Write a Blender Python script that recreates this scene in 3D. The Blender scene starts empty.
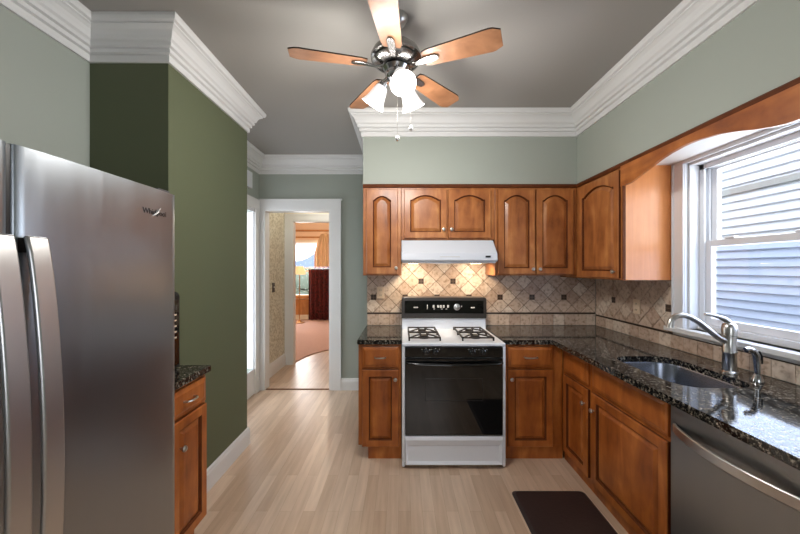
import bpy, bmesh, math, random
from mathutils import Matrix, Vector
random.seed(7)
PI = math.pi
sc = bpy.context.scene
C = sc.collection

# ------------------------------------------------------------------ camera
cd = bpy.data.cameras.new('camera'); cam = bpy.data.objects.new('camera', cd); C.objects.link(cam)
cam.location = (0, 0, 1.47); cam.rotation_euler = (PI/2, 0, 0)
cd.sensor_width = 36; cd.lens = 335/800*36; cd.shift_x = -0.0025; cd.shift_y = 0.00125
cd.clip_start = 0.03; cd.clip_end = 200
sc.camera = cam

# ------------------------------------------------------------------ world, large lights, exposure
w = bpy.data.worlds.new('world'); sc.world = w; w.use_nodes = True
bg = w.node_tree.nodes['Background']; bg.inputs[0].default_value = (0.88, 0.93, 1.0, 1); bg.inputs[1].default_value = 4.0

def area(name, loc, rot, sx, sy, power, col):
    l = bpy.data.lights.new(name, 'AREA'); l.shape = 'RECTANGLE'; l.size = sx; l.size_y = sy
    l.energy = power; l.color = col
    o = bpy.data.objects.new(name, l); o.location = loc; o.rotation_euler = rot; C.objects.link(o); return o
# daylight arriving through the windows
area('daylight_kitchen_window', (2.10, 1.76, 1.65), (0, PI/2, 0), 1.0, 0.85, 14, (0.90, 0.95, 1.0))
area('daylight_living_room_window', (-2.7, 9.68, 1.45), (-PI/2, 0, 0), 1.9, 1.4, 80, (1.0, 0.98, 0.95))

sc.view_settings.view_transform = 'Standard'; sc.view_settings.look = 'None'
sc.view_settings.gamma = 1.0; sc.view_settings.use_curve_mapping = False
sc.view_settings.exposure = 0.32

# ------------------------------------------------------------------ materials
def srgb(c):
    return tuple(((x/255)/12.92 if x/255 <= 0.04045 else ((x/255+0.055)/1.055)**2.4) for x in c) + (1,)
def mat(name, rgb, rough=0.5, metal=0.0, coat=0.0, spec=0.5, emit=None, es=0.0, bump=None):
    m = bpy.data.materials.new(name); m.use_nodes = True
    nt = m.node_tree; b = nt.nodes['Principled BSDF']
    b.inputs['Base Color'].default_value = srgb(rgb); b.inputs['Roughness'].default_value = rough
    b.inputs['Metallic'].default_value = metal; b.inputs['Coat Weight'].default_value = coat
    b.inputs['Specular IOR Level'].default_value = spec
    if emit: b.inputs['Emission Color'].default_value = srgb(emit); b.inputs['Emission Strength'].default_value = es
    # a little procedural unevenness
    tc = nt.nodes.new('ShaderNodeTexCoord'); n = nt.nodes.new('ShaderNodeTexNoise')
    n.inputs['Scale'].default_value = bump[0] if bump else 40
    bp = nt.nodes.new('ShaderNodeBump'); bp.inputs['Strength'].default_value = bump[1] if bump else 0.03
    bp.inputs['Distance'].default_value = 0.002
    nt.links.new(tc.outputs['Object'], n.inputs['Vector']); nt.links.new(n.outputs['Fac'], bp.inputs['Height'])
    nt.links.new(bp.outputs['Normal'], b.inputs['Normal'])
    return m
def ramp(nt, stops):
    r = nt.nodes.new('ShaderNodeValToRGB'); e = r.color_ramp.elements
    e[0].position, e[0].color = stops[0][0], srgb(stops[0][1]); e[1].position, e[1].color = stops[-1][0], srgb(stops[-1][1])
    for p, c in stops[1:-1]:
        x = e.new(p); x.color = srgb(c)
    return r
def coords(nt, scale, rot=(0,0,0), kind='Object'):
    tc = nt.nodes.new('ShaderNodeTexCoord'); mp = nt.nodes.new('ShaderNodeMapping')
    mp.inputs['Scale'].default_value = scale; mp.inputs['Rotation'].default_value = rot
    nt.links.new(tc.outputs[kind], mp.inputs['Vector']); return mp
def wood_mat(name, stops, scale=(5, 5, 1.0), rough=0.38, coat=0.18, spec=0.4):
    m = bpy.data.materials.new(name); m.use_nodes = True; nt = m.node_tree; b = nt.nodes['Principled BSDF']
    mp = coords(nt, scale); n = nt.nodes.new('ShaderNodeTexNoise')
    n.inputs['Scale'].default_value = 2.2; n.inputs['Detail'].default_value = 6; n.inputs['Distortion'].default_value = 0.9
    n2 = nt.nodes.new('ShaderNodeTexNoise'); n2.inputs['Scale'].default_value = 7.0; n2.inputs['Detail'].default_value = 5
    mp2 = coords(nt, (1.3, 1.3, 1.0)); nt.links.new(mp2.outputs[0], n2.inputs['Vector'])
    mx = nt.nodes.new('ShaderNodeMath'); mx.operation = 'ADD'
    m1 = nt.nodes.new('ShaderNodeMath'); m1.operation = 'MULTIPLY'; m1.inputs[1].default_value = 0.6
    m2 = nt.nodes.new('ShaderNodeMath'); m2.operation = 'MULTIPLY'; m2.inputs[1].default_value = 0.4
    r = ramp(nt, stops)
    nt.links.new(mp.outputs[0], n.inputs['Vector']); nt.links.new(n.outputs['Fac'], m1.inputs[0]); nt.links.new(n2.outputs['Fac'], m2.inputs[0])
    nt.links.new(m1.outputs[0], mx.inputs[0]); nt.links.new(m2.outputs[0], mx.inputs[1])
    nt.links.new(mx.outputs[0], r.inputs[0]); nt.links.new(r.outputs[0], b.inputs['Base Color'])
    b.inputs['Roughness'].default_value = rough; b.inputs['Coat Weight'].default_value = coat; b.inputs['Coat Roughness'].default_value = 0.22
    b.inputs['Specular IOR Level'].default_value = spec
    return m

M = {}
M['paint_light'] = mat('pale_sage_paint', (164, 170, 161), 0.6, spec=0.25)
M['paint_hall'] = mat('grey_sage_paint', (160, 166, 157), 0.6, spec=0.25)
M['paint_olive'] = mat('olive_paint', (95, 101, 77), 0.55, spec=0.25)
M['ceiling'] = mat('grey_ceiling_paint', (162, 159, 154), 0.75, spec=0.2)
M['white'] = mat('white_trim_paint', (222, 222, 221), 0.4, bump=(3, 0.0))
M['vinyl'] = mat('white_vinyl', (228, 230, 234), 0.35)
M['cream'] = mat('cream_trim_paint', (226, 216, 196), 0.5)
M['peach'] = mat('peach_paint', (228, 200, 172), 0.6)
M['enamel'] = mat('white_enamel', (232, 237, 245), 0.18, coat=0.4, bump=(3, 0.005))
M['hood'] = mat('white_hood_enamel', (206, 210, 218), 0.3, bump=(3, 0.005))
M['black_gloss'] = mat('black_glass', (9, 10, 11), 0.05, coat=0.5, bump=(2, 0.003))
M['black'] = mat('black_plastic', (14, 14, 15), 0.35)
M['knob_black'] = mat('black_knob_plastic', (30, 30, 32), 0.2, coat=0.5)
M['iron'] = mat('cast_iron', (30, 25, 22), 0.55)
M['console'] = mat('dark_console', (48, 44, 42), 0.3, coat=0.3)
M['mark'] = mat('pale_print', (205, 205, 200), 0.5)
M['nickel'] = mat('brushed_nickel', (200, 198, 194), 0.28, metal=1.0)
M['chrome'] = mat('polished_nickel', (190, 192, 196), 0.16, metal=1.0)
M['nickel_dark'] = mat('dark_brushed_nickel', (140, 138, 136), 0.22, metal=1.0)
M['dark_metal'] = mat('aged_metal', (60, 48, 40), 0.35, metal=0.8)
M['brass'] = mat('brass', (170, 120, 70), 0.3, metal=1.0)
M['outlet'] = mat('beige_plate', (226, 204, 178), 0.4)
M['plate_dark'] = mat('bronze_plate', (38, 30, 26), 0.35)
M['rubber'] = mat('rubber_mat', (46, 31, 29), 0.55, bump=(60, 0.6))
M['grout'] = mat('grout', (124, 104, 88), 0.8)
M['pencil'] = mat('dark_liner_tile', (52, 38, 30), 0.35)
M['accent'] = mat('dark_mosaic', (62, 46, 36), 0.3)
M['blade_dark'] = mat('dark_blade_top', (40, 28, 22), 0.4)
M['silver_text'] = mat('silver_mark', (215, 215, 215), 0.25, metal=0.6)
M['dark_text'] = mat('dark_mark', (40, 38, 38), 0.4)
M['fridge_side'] = mat('dark_grey_side', (72, 72, 74), 0.45)
M['lamp_glow'] = mat('frosted_lamp_glass', (170, 170, 172), 0.35, emit=(255, 250, 246), es=0.5)
M['bulb'] = mat('bulb_glow', (255, 255, 255), 0.4, emit=(255, 248, 238), es=4.0)
M['hood_lamp'] = mat('hood_lamp_glow', (255, 255, 255), 0.4, emit=(255, 214, 160), es=10.0)
M['lamp_cloth'] = mat('lamp_shade_cloth', (250, 232, 180), 0.7, emit=(255, 225, 170), es=0.3)
M['drape'] = mat('gold_drape_cloth', (222, 190, 152), 0.6)
M['hedge'] = mat('hedge_leaf', (108, 120, 106), 0.8)
M['roof_blue'] = mat('blue_grey_shingle', (120, 135, 175), 0.8)
M['lawn'] = mat('lawn', (150, 154, 146), 0.9)
M['concrete'] = mat('concrete', (150, 150, 148), 0.85)

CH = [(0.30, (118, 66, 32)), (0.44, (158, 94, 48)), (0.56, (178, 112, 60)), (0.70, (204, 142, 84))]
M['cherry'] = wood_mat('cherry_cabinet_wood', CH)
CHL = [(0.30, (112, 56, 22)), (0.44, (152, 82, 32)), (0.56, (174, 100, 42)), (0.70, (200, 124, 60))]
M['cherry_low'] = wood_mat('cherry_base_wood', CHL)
M['cherry_dark'] = wood_mat('dark_cherry_edge', [(0.3, (78, 38, 16)), (0.7, (112, 60, 28))], rough=0.6, coat=0.0, spec=0.2)
M['cherry_level'] = wood_mat('cherry_valance_wood', CHL, scale=(5, 1.0, 5))
M['panel'] = wood_mat('honey_side_panel', [(0.3, (204, 128, 72)), (0.55, (216, 140, 80)), (0.75, (224, 150, 90))], scale=(12, 12, 1.0), rough=0.3)
M['maple'] = wood_mat('maple_blade', [(0.3, (104, 68, 44)), (0.5, (128, 88, 60)), (0.7, (150, 108, 78))], scale=(3, 3, 3), rough=0.45)
M['oak'] = wood_mat('oak_wainscot', [(0.3, (150, 96, 48)), (0.7, (196, 140, 82))])

def granite():
    m = bpy.data.materials.new('black_granite'); m.use_nodes = True; nt = m.node_tree; b = nt.nodes['Principled BSDF']
    mp = coords(nt, (1, 1, 1)); n = nt.nodes.new('ShaderNodeTexNoise'); n.inputs['Scale'].default_value = 68; n.inputs['Detail'].default_value = 4
    n.inputs['Roughness'].default_value = 0.7
    r = ramp(nt, [(0.42, (12, 12, 13)), (0.51, (34, 33, 32)), (0.58, (98, 92, 82)), (0.68, (168, 160, 146))])
    v = nt.nodes.new('ShaderNodeTexVoronoi'); v.inputs['Scale'].default_value = 130
    r2 = ramp(nt, [(0.04, (150, 140, 122)), (0.16, (16, 15, 15))])
    mx = nt.nodes.new('ShaderNodeMix'); mx.data_type = 'RGBA'; mx.blend_type = 'LIGHTEN'; mx.inputs['Factor'].default_value = 0.55
    nt.links.new(mp.outputs[0], n.inputs['Vector']); nt.links.new(mp.outputs[0], v.inputs['Vector'])
    nt.links.new(n.outputs['Fac'], r.inputs[0]); nt.links.new(v.outputs['Distance'], r2.inputs[0])
    nt.links.new(r.outputs[0], mx.inputs['A']); nt.links.new(r2.outputs[0], mx.inputs['B'])
    nt.links.new(mx.outputs['Result'], b.inputs['Base Color'])
    b.inputs['Roughness'].default_value = 0.07; b.inputs['Specular IOR Level'].default_value = 0.40
    return m
M['granite'] = granite()

def floor_mat():
    m = bpy.data.materials.new('light_oak_floor'); m.use_nodes = True; nt = m.node_tree; b = nt.nodes['Principled BSDF']
    mp = coords(nt, (1, 1, 1), (0, 0, PI/2)); br = nt.nodes.new('ShaderNodeTexBrick')
    br.inputs['Scale'].default_value = 1.0; br.inputs['Brick Width'].default_value = 0.95; br.inputs['Row Height'].default_value = 0.072
    br.inputs['Mortar Size'].default_value = 0.0008; br.inputs['Mortar Smooth'].default_value = 0.3; br.offset = 0.37; br.offset_frequency = 2
    br.inputs['Color1'].default_value = srgb((196, 168, 143)); br.inputs['Color2'].default_value = srgb((220, 196, 173)); br.inputs['Mortar'].default_value = srgb((176, 150, 126))
    n = nt.nodes.new('ShaderNodeTexNoise'); mp2 = coords(nt, (14, 1.2, 1)); n.inputs['Scale'].default_value = 2.5; n.inputs['Detail'].default_value = 5
    r = ramp(nt, [(0.3, (228, 225, 222)), (0.7, (255, 255, 255))])
    mx = nt.nodes.new('ShaderNodeMix'); mx.data_type = 'RGBA'; mx.blend_type = 'MULTIPLY'; mx.inputs['Factor'].default_value = 0.8
    nt.links.new(mp.outputs[0], br.inputs['Vector']); nt.links.new(mp2.outputs[0], n.inputs['Vector']); nt.links.new(n.outputs['Fac'], r.inputs[0])
    nt.links.new(br.outputs['Color'], mx.inputs['A']); nt.links.new(r.outputs[0], mx.inputs['B']); nt.links.new(mx.outputs['Result'], b.inputs['Base Color'])
    b.inputs['Roughness'].default_value = 0.32; b.inputs['Specular IOR Level'].default_value = 0.45
    return m
M['floor'] = floor_mat()

def steel(name, rgb, rough, scale, aniso=0.0, bs=0.05):
    m = bpy.data.materials.new(name); m.use_nodes = True; nt = m.node_tree; b = nt.nodes['Principled BSDF']
    b.inputs['Base Color'].default_value = srgb(rgb); b.inputs['Metallic'].default_value = 1.0
    mp = coords(nt, scale); n = nt.nodes.new('ShaderNodeTexNoise'); n.inputs['Scale'].default_value = 6; n.inputs['Detail'].default_value = 3
    mr = nt.nodes.new('ShaderNodeMapRange'); mr.inputs['To Min'].default_value = rough*(0.8 if aniso else 0.97); mr.inputs['To Max'].default_value = rough*(1.25 if aniso else 1.03)
    nt.links.new(mp.outputs[0], n.inputs['Vector']); nt.links.new(n.outputs['Fac'], mr.inputs['Value']); nt.links.new(mr.outputs[0], b.inputs['Roughness'])
    if aniso:
        tg = nt.nodes.new('ShaderNodeTangent'); tg.direction_type = 'RADIAL'; tg.axis = 'Z'
        nt.links.new(tg.outputs[0], b.inputs['Tangent']); b.inputs['Anisotropic'].default_value = aniso
    bp = nt.nodes.new('ShaderNodeBump'); bp.inputs['Strength'].default_value = bs; bp.inputs['Distance'].default_value = 0.0005
    nt.links.new(n.outputs['Fac'], bp.inputs['Height']); nt.links.new(bp.outputs['Normal'], b.inputs['Normal'])
    return m
M['steel'] = steel('stainless_door', (158, 163, 168), 0.31, (0.8, 6, 0.4), 0.35, 0.0)
M['steel_dw'] = steel('stainless_dishwasher', (154, 155, 155), 0.34, (0.8, 6, 0.4), 0.3, 0.0)
M['steel_bar'] = steel('stainless_bar', (205, 204, 203), 0.32, (4, 4, 1), 0, 0.0)
M['steel_sink'] = steel('stainless_sink', (142, 148, 162), 0.26, (2, 2, 2), 0, 0.0)

def tile_mat():
    m = bpy.data.materials.new('travertine_tile'); m.use_nodes = True; nt = m.node_tree; b = nt.nodes['Principled BSDF']
    at = nt.nodes.new('ShaderNodeAttribute'); at.attribute_name = 'tone'
    r = ramp(nt, [(0.0, (196, 172, 154)), (0.5, (216, 196, 178)), (1.0, (234, 222, 208))])
    mp = coords(nt, (1, 1, 1)); n = nt.nodes.new('ShaderNodeTexNoise'); n.inputs['Scale'].default_value = 34; n.inputs['Detail'].default_value = 7; n.inputs['Distortion'].default_value = 0.4
    r2 = ramp(nt, [(0.30, (176, 158, 142)), (0.48, (240, 235, 230)), (0.7, (255, 255, 255))])
    mx = nt.nodes.new('ShaderNodeMix'); mx.data_type = 'RGBA'; mx.blend_type = 'MULTIPLY'; mx.inputs['Factor'].default_value = 0.85
    nt.links.new(at.outputs['Fac'], r.inputs[0]); nt.links.new(mp.outputs[0], n.inputs['Vector']); nt.links.new(n.outputs['Fac'], r2.inputs[0])
    nt.links.new(r.outputs[0], mx.inputs['A']); nt.links.new(r2.outputs[0], mx.inputs['B']); nt.links.new(mx.outputs['Result'], b.inputs['Base Color'])
    b.inputs['Roughness'].default_value = 0.38
    return m
M['tile'] = tile_mat()

def speckle(name, a, bcol, scale, lo, hi, rough=0.9):
    m = bpy.data.materials.new(name); m.use_nodes = True; nt = m.node_tree; b = nt.nodes['Principled BSDF']
    mp = coords(nt, (1, 1, 1)); n = nt.nodes.new('ShaderNodeTexNoise'); n.inputs['Scale'].default_value = scale; n.inputs['Detail'].default_value = 2
    r = ramp(nt, [(lo, a), (hi, bcol)])
    nt.links.new(mp.outputs[0], n.inputs['Vector']); nt.links.new(n.outputs['Fac'], r.inputs[0]); nt.links.new(r.outputs[0], b.inputs['Base Color'])
    b.inputs['Roughness'].default_value = rough
    return m
M['wallpaper'] = speckle('patterned_wallpaper', (172, 164, 142), (208, 202, 184), 42, 0.42, 0.56, 0.7)
M['carpet'] = speckle('pink_beige_carpet', (170, 136, 124), (200, 168, 156), 90, 0.35, 0.65)
M['red_cloth'] = speckle('red_patterned_cloth', (48, 10, 12), (104, 30, 28), 30, 0.42, 0.6)

def siding_mat():
    return mat('white_vinyl_siding', (204, 208, 216), 0.5)
M['siding'] = siding_mat()

def glass(name, tint, gloss=0.08):
    m = bpy.data.materials.new(name); m.use_nodes = True; nt = m.node_tree; nt.nodes.remove(nt.nodes['Principled BSDF'])
    t = nt.nodes.new('ShaderNodeBsdfTransparent'); t.inputs[0].default_value = tint
    g = nt.nodes.new('ShaderNodeBsdfGlossy'); g.inputs['Roughness'].default_value = 0.02
    x = nt.nodes.new('ShaderNodeMixShader'); x.inputs[0].default_value = gloss
    nt.links.new(t.outputs[0], x.inputs[1]); nt.links.new(g.outputs[0], x.inputs[2]); nt.links.new(x.outputs[0], nt.nodes['Material Output'].inputs[0])
    return m
M['glass'] = glass('window_glass', (0.98, 0.99, 1, 1), 0.05)
M['screen'] = glass('insect_screen', (0.82, 0.86, 0.95, 1), 0.0)
def sheer():
    m = bpy.data.materials.new('sheer_lace'); m.use_nodes = True; nt = m.node_tree; nt.nodes.remove(nt.nodes['Principled BSDF'])
    t = nt.nodes.new('ShaderNodeBsdfTransparent'); d = nt.nodes.new('ShaderNodeBsdfTranslucent'); d.inputs[0].default_value = srgb((240, 222, 220))
    x = nt.nodes.new('ShaderNodeMixShader'); x.inputs[0].default_value = 0.5
    nt.links.new(t.outputs[0], x.inputs[1]); nt.links.new(d.outputs[0], x.inputs[2]); nt.links.new(x.outputs[0], nt.nodes['Material Output'].inputs[0])
    return m
M['sheer'] = sheer()

# ------------------------------------------------------------------ mesh helpers
class MB:
    def __init__(s): s.v = []; s.f = []; s.m = []; s.t = []
    def add(s, vs, fs, mi=0, tone=None):
        n = len(s.v); s.v += [tuple(p) for p in vs]
        for f in fs: s.f.append(tuple(n+i for i in f)); s.m.append(mi); s.t.append(tone)
        return s
    def box(s, x0, x1, y0, y1, z0, z1, mi=0, tone=None):
        vs = [(x0,y0,z0),(x1,y0,z0),(x1,y1,z0),(x0,y1,z0),(x0,y0,z1),(x1,y0,z1),(x1,y1,z1),(x0,y1,z1)]
        return s.add(vs, [(0,3,2,1),(4,5,6,7),(0,1,5,4),(1,2,6,5),(2,3,7,6),(3,0,4,7)], mi, tone)
    def loops(s, L, close=True, cap0=False, cap1=False, mi=0):
        k = len(L[0]); vs = [p for l in L for p in l]; fs = []
        for a in range(len(L)-1):
            for i in range(k if close else k-1):
                j = (i+1) % k; fs.append((a*k+i, a*k+j, (a+1)*k+j, (a+1)*k+i))
        if cap0: fs.append(tuple(reversed(range(k))))
        if cap1: fs.append(tuple((len(L)-1)*k+i for i in range(k)))
        return s.add(vs, fs, mi)
    def lathe(s, prof, o=(0,0,0), ax=(0,0,1), n=24, mi=0, cap=True):
        ax = Vector(ax).normalized(); q = Vector((0,0,1)).rotation_difference(ax); o = Vector(o)
        L = [[o + q @ Vector((r*math.cos(2*PI*i/n), r*math.sin(2*PI*i/n), z)) for i in range(n)] for r, z in prof]
        return s.loops(L, True, cap, cap, mi)
    def tube(s, pts, r, n=10, mi=0, rs=None):
        P = [Vector(p) for p in pts]; L = []; prev = None
        for i, p in enumerate(P):
            d = ((P[min(i+1, len(P)-1)] - P[max(i-1, 0)])).normalized()
            if prev is None:
                a = Vector((0,0,1)) if abs(d.z) < 0.9 else Vector((1,0,0)); u = d.cross(a).normalized()
            else: u = (prev - d*prev.dot(d)).normalized()
            prev = u; v = d.cross(u); rr = rs[i] if rs else r
            L.append([p + rr*(math.cos(2*PI*k/n)*u + math.sin(2*PI*k/n)*v) for k in range(n)])
        return s.loops(L, True, True, True, mi)
    def ribbon(s, pts, wv, tv):        # rectangular bar swept along points; wv width vector, tv thickness vector
        wv = Vector(wv)/2; tv = Vector(tv)/2
        L = [[Vector(p)-wv-tv, Vector(p)+wv-tv, Vector(p)+wv+tv, Vector(p)-wv+tv] for p in pts]
        return s.loops(L, True, True, True)
    def prism(s, poly, axis, a, b, mi=0, tone=None):   # polygon in the two other axes, extruded from a to b
        def P(u, v, t): return (t,u,v) if axis == 0 else ((u,t,v) if axis == 1 else (u,v,t))
        k = len(poly); vs = [P(u,v,a) for u,v in poly] + [P(u,v,b) for u,v in poly]
        fs = [tuple(reversed(range(k))), tuple(range(k, 2*k))] + [(i,(i+1)%k,k+(i+1)%k,k+i) for i in range(k)]
        return s.add(vs, fs, mi, tone)

WM = {}
def obj(name, mb, mats, parent=None, bevel=0, smooth=False, local=False, rect=False):
    me = bpy.data.meshes.new(name); vs = [Vector(p) for p in mb.v]
    loc = Vector((0,0,0))
    if parent is not None:
        mw = WM[parent.as_pointer()]
        if not local:
            inv = mw.inverted(); vs = [inv @ p for p in vs]
    elif not local:
        xs = [p.x for p in vs]; ys = [p.y for p in vs]; zs = [p.z for p in vs]
        loc = Vector(((min(xs)+max(xs))/2, (min(ys)+max(ys))/2, min(zs))); vs = [p-loc for p in vs]
    me.from_pydata(vs, [], mb.f)
    if not isinstance(mats, (list, tuple)): mats = [mats]
    for m in mats: me.materials.append(m)
    for p, mi in zip(me.polygons, mb.m): p.material_index = mi
    if any(t is not None for t in mb.t):
        a = me.attributes.new('tone', 'FLOAT', 'FACE')
        for i, t in enumerate(mb.t): a.data[i].value = t if t is not None else 0.5
    bm = bmesh.new(); bm.from_mesh(me); bmesh.ops.recalc_face_normals(bm, faces=bm.faces); bm.to_mesh(me); bm.free()
    if smooth:
        me.shade_smooth(); me.set_sharp_from_angle(angle=math.radians(38))
    o = bpy.data.objects.new(name, me); C.objects.link(o); o.location = loc
    if bevel:
        b = o.modifiers.new('edge', 'BEVEL'); b.width = bevel; b.segments = 2; b.limit_method = 'ANGLE'; b.angle_limit = math.radians(40)
    if parent is not None: o.parent = parent; WM[o.as_pointer()] = WM[parent.as_pointer()]
    else: WM[o.as_pointer()] = Matrix.Translation(loc)
    return o
def tag(o, label, cat, group=None, kind=None):
    o['label'] = label; o['category'] = cat
    if group: o['group'] = group
    if kind: o['kind'] = kind
    return o
def thing(name, loc, label, cat, rz=0, group=None):
    o = bpy.data.objects.new(name, None); C.objects.link(o); o.location = loc; o.rotation_euler = (0,0,rz); o.empty_display_size = 0.1
    WM[o.as_pointer()] = Matrix.Translation(Vector(loc)) @ Matrix.Rotation(rz, 4, 'Z')
    return tag(o, label, cat, group)
def struct(name, mb, mats, label=None, bevel=0, smooth=False):
    o = obj(name, mb, mats, None, bevel, smooth); o['kind'] = 'structure'
    if label: o['label'] = label; o['category'] = name.split('_')[0]
    return o
def dup(o, parent=None):
    c = o.copy(); C.objects.link(c); c.parent = parent
    WM[c.as_pointer()] = WM[o.as_pointer()]
    for ch in [x for x in C.objects if x.parent == o]: dup(ch, c)
    return c

def sweep(path, prof, closed=False):       # prof = (out, z) ; room is on the right-hand side of the path
    mb = MB(); P = [Vector((x, y)) for x, y in path]; L = []
    for i, p in enumerate(P):
        ns = []
        if i > 0: d = (p-P[i-1]).normalized(); ns.append(Vector((d.y, -d.x)))
        if i < len(P)-1: d = (P[i+1]-p).normalized(); ns.append(Vector((d.y, -d.x)))
        n = ns[0] if len(ns) == 1 else (ns[0]+ns[1])/(1+ns[0].dot(ns[1]))
        L.append([(p.x+n.x*o, p.y+n.y*o, z) for o, z in prof])
    mb.loops(L, True, True, True); return mb

# ------------------------------------------------------------------ dimensions
XL, XR, XS, XB = -1.724, 1.865, 1.51, -1.29     # left wall, right wall, soffit face, olive block face
YB, YS, YH, YR = 3.22, 2.89, 4.04, -1.6         # back wall, soffit front, hall wall, rear wall
XE, ZC, ZS = -0.336, 2.80, 2.185                # left end of the kitchen's back wall, ceiling, soffit underside
BY0, BY1 = 1.85, 2.79                           # olive block

# ------------------------------------------------------------------ setting
struct('floor', MB().box(-1.95, 2.0, YR-0.15, 5.2, -0.12, 0).box(-4.2, 1.4, 5.2, 9.6, -0.12, 0), M['floor'], 'light oak plank floor running through kitchen and vestibule')
struct('ceiling', MB().box(-1.95, 2.05, YR-0.15, 5.2, ZC, ZC+0.1), M['ceiling'], 'grey painted kitchen ceiling')
struct('ceiling_living_room', MB().box(-4.2, 1.4, 5.2, 9.7, ZC, ZC+0.1), M['peach'])
GY0, GY1, GZ0, GZ1 = 3.20, 3.895, 0.30, 2.12
struct('wall_left', MB().box(XL-0.12, XL, YR, GY0, 0, ZC).box(XL-0.12, XL, GY1, YH, 0, ZC).box(XL-0.12, XL, GY0, GY1, 0, GZ0).box(XL-0.12, XL, GY0, GY1, GZ1, ZC), M['paint_light'])
struct('wall_olive', MB().box(XL, XB, BY0, BY1, 0, ZC), M['paint_olive'], 'olive green boxed-out wall block beyond the refrigerator')
# hall wall with door opening
OX0, OX1, OZ = -1.660, -0.862, 2.168
struct('wall_hall', MB().box(XL-0.12, OX0, YH, YH+0.12, 0, ZC).box(OX1, XE, YH, YH+0.12, 0, ZC).box(OX0, OX1, YH, YH+0.12, OZ, ZC), M['paint_hall'], 'grey green hall wall with cased doorway')
struct('wall_back', MB().box(XE, XR+0.15, YB, YH, 0, ZC), M['paint_light'])
# right wall with window opening
WY0, WY1, WZ0, WZ1 = 1.30, 2.185, 1.075, 2.15
struct('wall_right', MB().box(XR, XR+0.15, YR, WY0, 0, ZC).box(XR, XR+0.15, WY1, YB, 0, ZC).box(XR, XR+0.15, WY0, WY1, 0, WZ0).box(XR, XR+0.15, WY0, WY1, WZ1, ZC), M['paint_light'])
struct('wall_rear', MB().box(XL-0.12, XR+0.15, YR-0.12, YR, 0, 0.9).box(XL-0.12, XR+0.15, YR-0.12, YR, 2.1, ZC).box(XL-0.12, -0.2, YR-0.12, YR, 0.9, 2.1).box(0.9, XR+0.15, YR-0.12, YR, 0.9, 2.1), M['paint_light'])  # opening behind the camera is added to let in fill daylight
so = MB().prism([(XE, YS), (XS, YS), (XS, YR), (XR, YR), (XR, YB), (XE, YB)], 2, ZS, ZC)
struct('wall_soffit', so, M['paint_light'], 'pale sage soffit above the upper cabinets and the window')

# crown moulding
cp = [(0, ZC-0.20), (0.014, ZC-0.20), (0.016, ZC-0.168), (0.010, ZC-0.165), (0.010, ZC-0.160), (0.028, ZC-0.156), (0.030, ZC-0.140), (0.024, ZC-0.137), (0.024, ZC-0.132), (0.042, ZC-0.128), (0.046, ZC-0.114),
      (0.040, ZC-0.111), (0.042, ZC-0.107), (0.054, ZC-0.098), (0.060, ZC-0.080), (0.070, ZC-0.062), (0.084, ZC-0.050), (0.094, ZC-0.046), (0.090, ZC-0.042), (0.090, ZC-0.036), (0.106, ZC-0.032), (0.114, ZC-0.016), (0.114, ZC), (0, ZC)]
struct('trim_1', sweep([(XL, YR), (XL, BY0), (XB, BY0), (XB, BY1), (XL, BY1), (XL, YH), (XE, YH), (XE, YS), (XS, YS), (XS, YR)], cp), M['white'], 'white stepped crown moulding around the ceiling')
# baseboards
bb = [(0, 0), (0.018, 0), (0.018, 0.11), (0.013, 0.122), (0.013, 0.133), (0.006, 0.142), (0, 0.142)]
def base(name, path): return struct(name, sweep(path, bb), M['white'])
base('baseboard_left', [(XB, BY0+0.02), (XB, BY1), (XL, BY1), (XL, 3.30)])
base('baseboard_hall', [(-0.735, YH), (XE, YH)])
base('baseboard_right', [(XE, YH), (XE, YB)])

# hall doorway casing
def casing(name, x0, x1, z1, y, wl, wr, wt, m, depth=0.12, over=0.022):
    mb = MB()
    mb.box(x0-wl, x0, y-over, y, 0, z1).box(x1, x1+wr, y-over, y, 0, z1).box(x0-wl, x1+wr, y-over, y, z1, z1+wt)
    mb.box(x0-wl-0.006, x1+wr+0.012, y-over-0.008, y, z1+wt-0.012, z1+wt+0.006)
    mb.box(x1+wr-0.014, x1+wr, y-over-0.006, y, 0, z1+wt-0.012)
    mb.box(x0-0.001, x0+0.014, y-over+0.004, y+depth, 0, z1).box(x1-0.014, x1+0.001, y-over+0.004, y+depth, 0, z1).box(x0, x1, y-over+0.004, y+depth, z1-0.014, z1)
    return struct(name, mb, m, bevel=0.002)
t = casing('door_1', OX0, OX1, OZ, YH, 0.060, 0.13, 0.125, M['white']); t['label'] = 'white cased doorway in the hall wall beside the cabinets'; t['category'] = 'doorway'
struct('trim_threshold', MB().box(OX0, OX1, YH+0.00, YH+0.035, 0, 0.005), M['cherry_dark'])
# door on the far left wall
d2 = MB().box(XL, XL+0.022, 3.90, 4.005, 0, 2.16).box(XL, XL+0.022, 3.05, 3.155, 0, 2.16).box(XL, XL+0.026, 3.05, 4.005, 2.16, 2.28)
door2 = struct('door_2', d2, M['white'], 'white door casing on the far left wall behind the olive block', bevel=0.002)
obj('door_frame', MB().box(XL, XL+0.008, 3.155, GY0, 0.01, 2.16).box(XL, XL+0.008, GY1, 3.90, 0.01, 2.16).box(XL, XL+0.008, GY0, GY1, 0.01, GZ0).box(XL, XL+0.008, GY0, GY1, GZ1, 2.16), M['vinyl'], door2)
obj('door_jamb', MB().box(XL-0.119, XL-0.001, GY1-0.010, GY1, GZ0, GZ1).box(XL-0.119, XL-0.001, GY0, GY0+0.010, GZ0, GZ1), M['vinyl'], door2)
obj('door_glass', MB().box(XL-0.10, XL-0.094, GY0+0.010, GY1-0.010, GZ0, GZ1), M['glass'], door2)

tag(obj('chime_box', MB().box(XL, XL+0.03, 3.66, 3.80, 2.37, 2.55), M['vinyl'], bevel=0.004), 'small white box on the wall high above the far left door', 'chime box')
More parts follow.
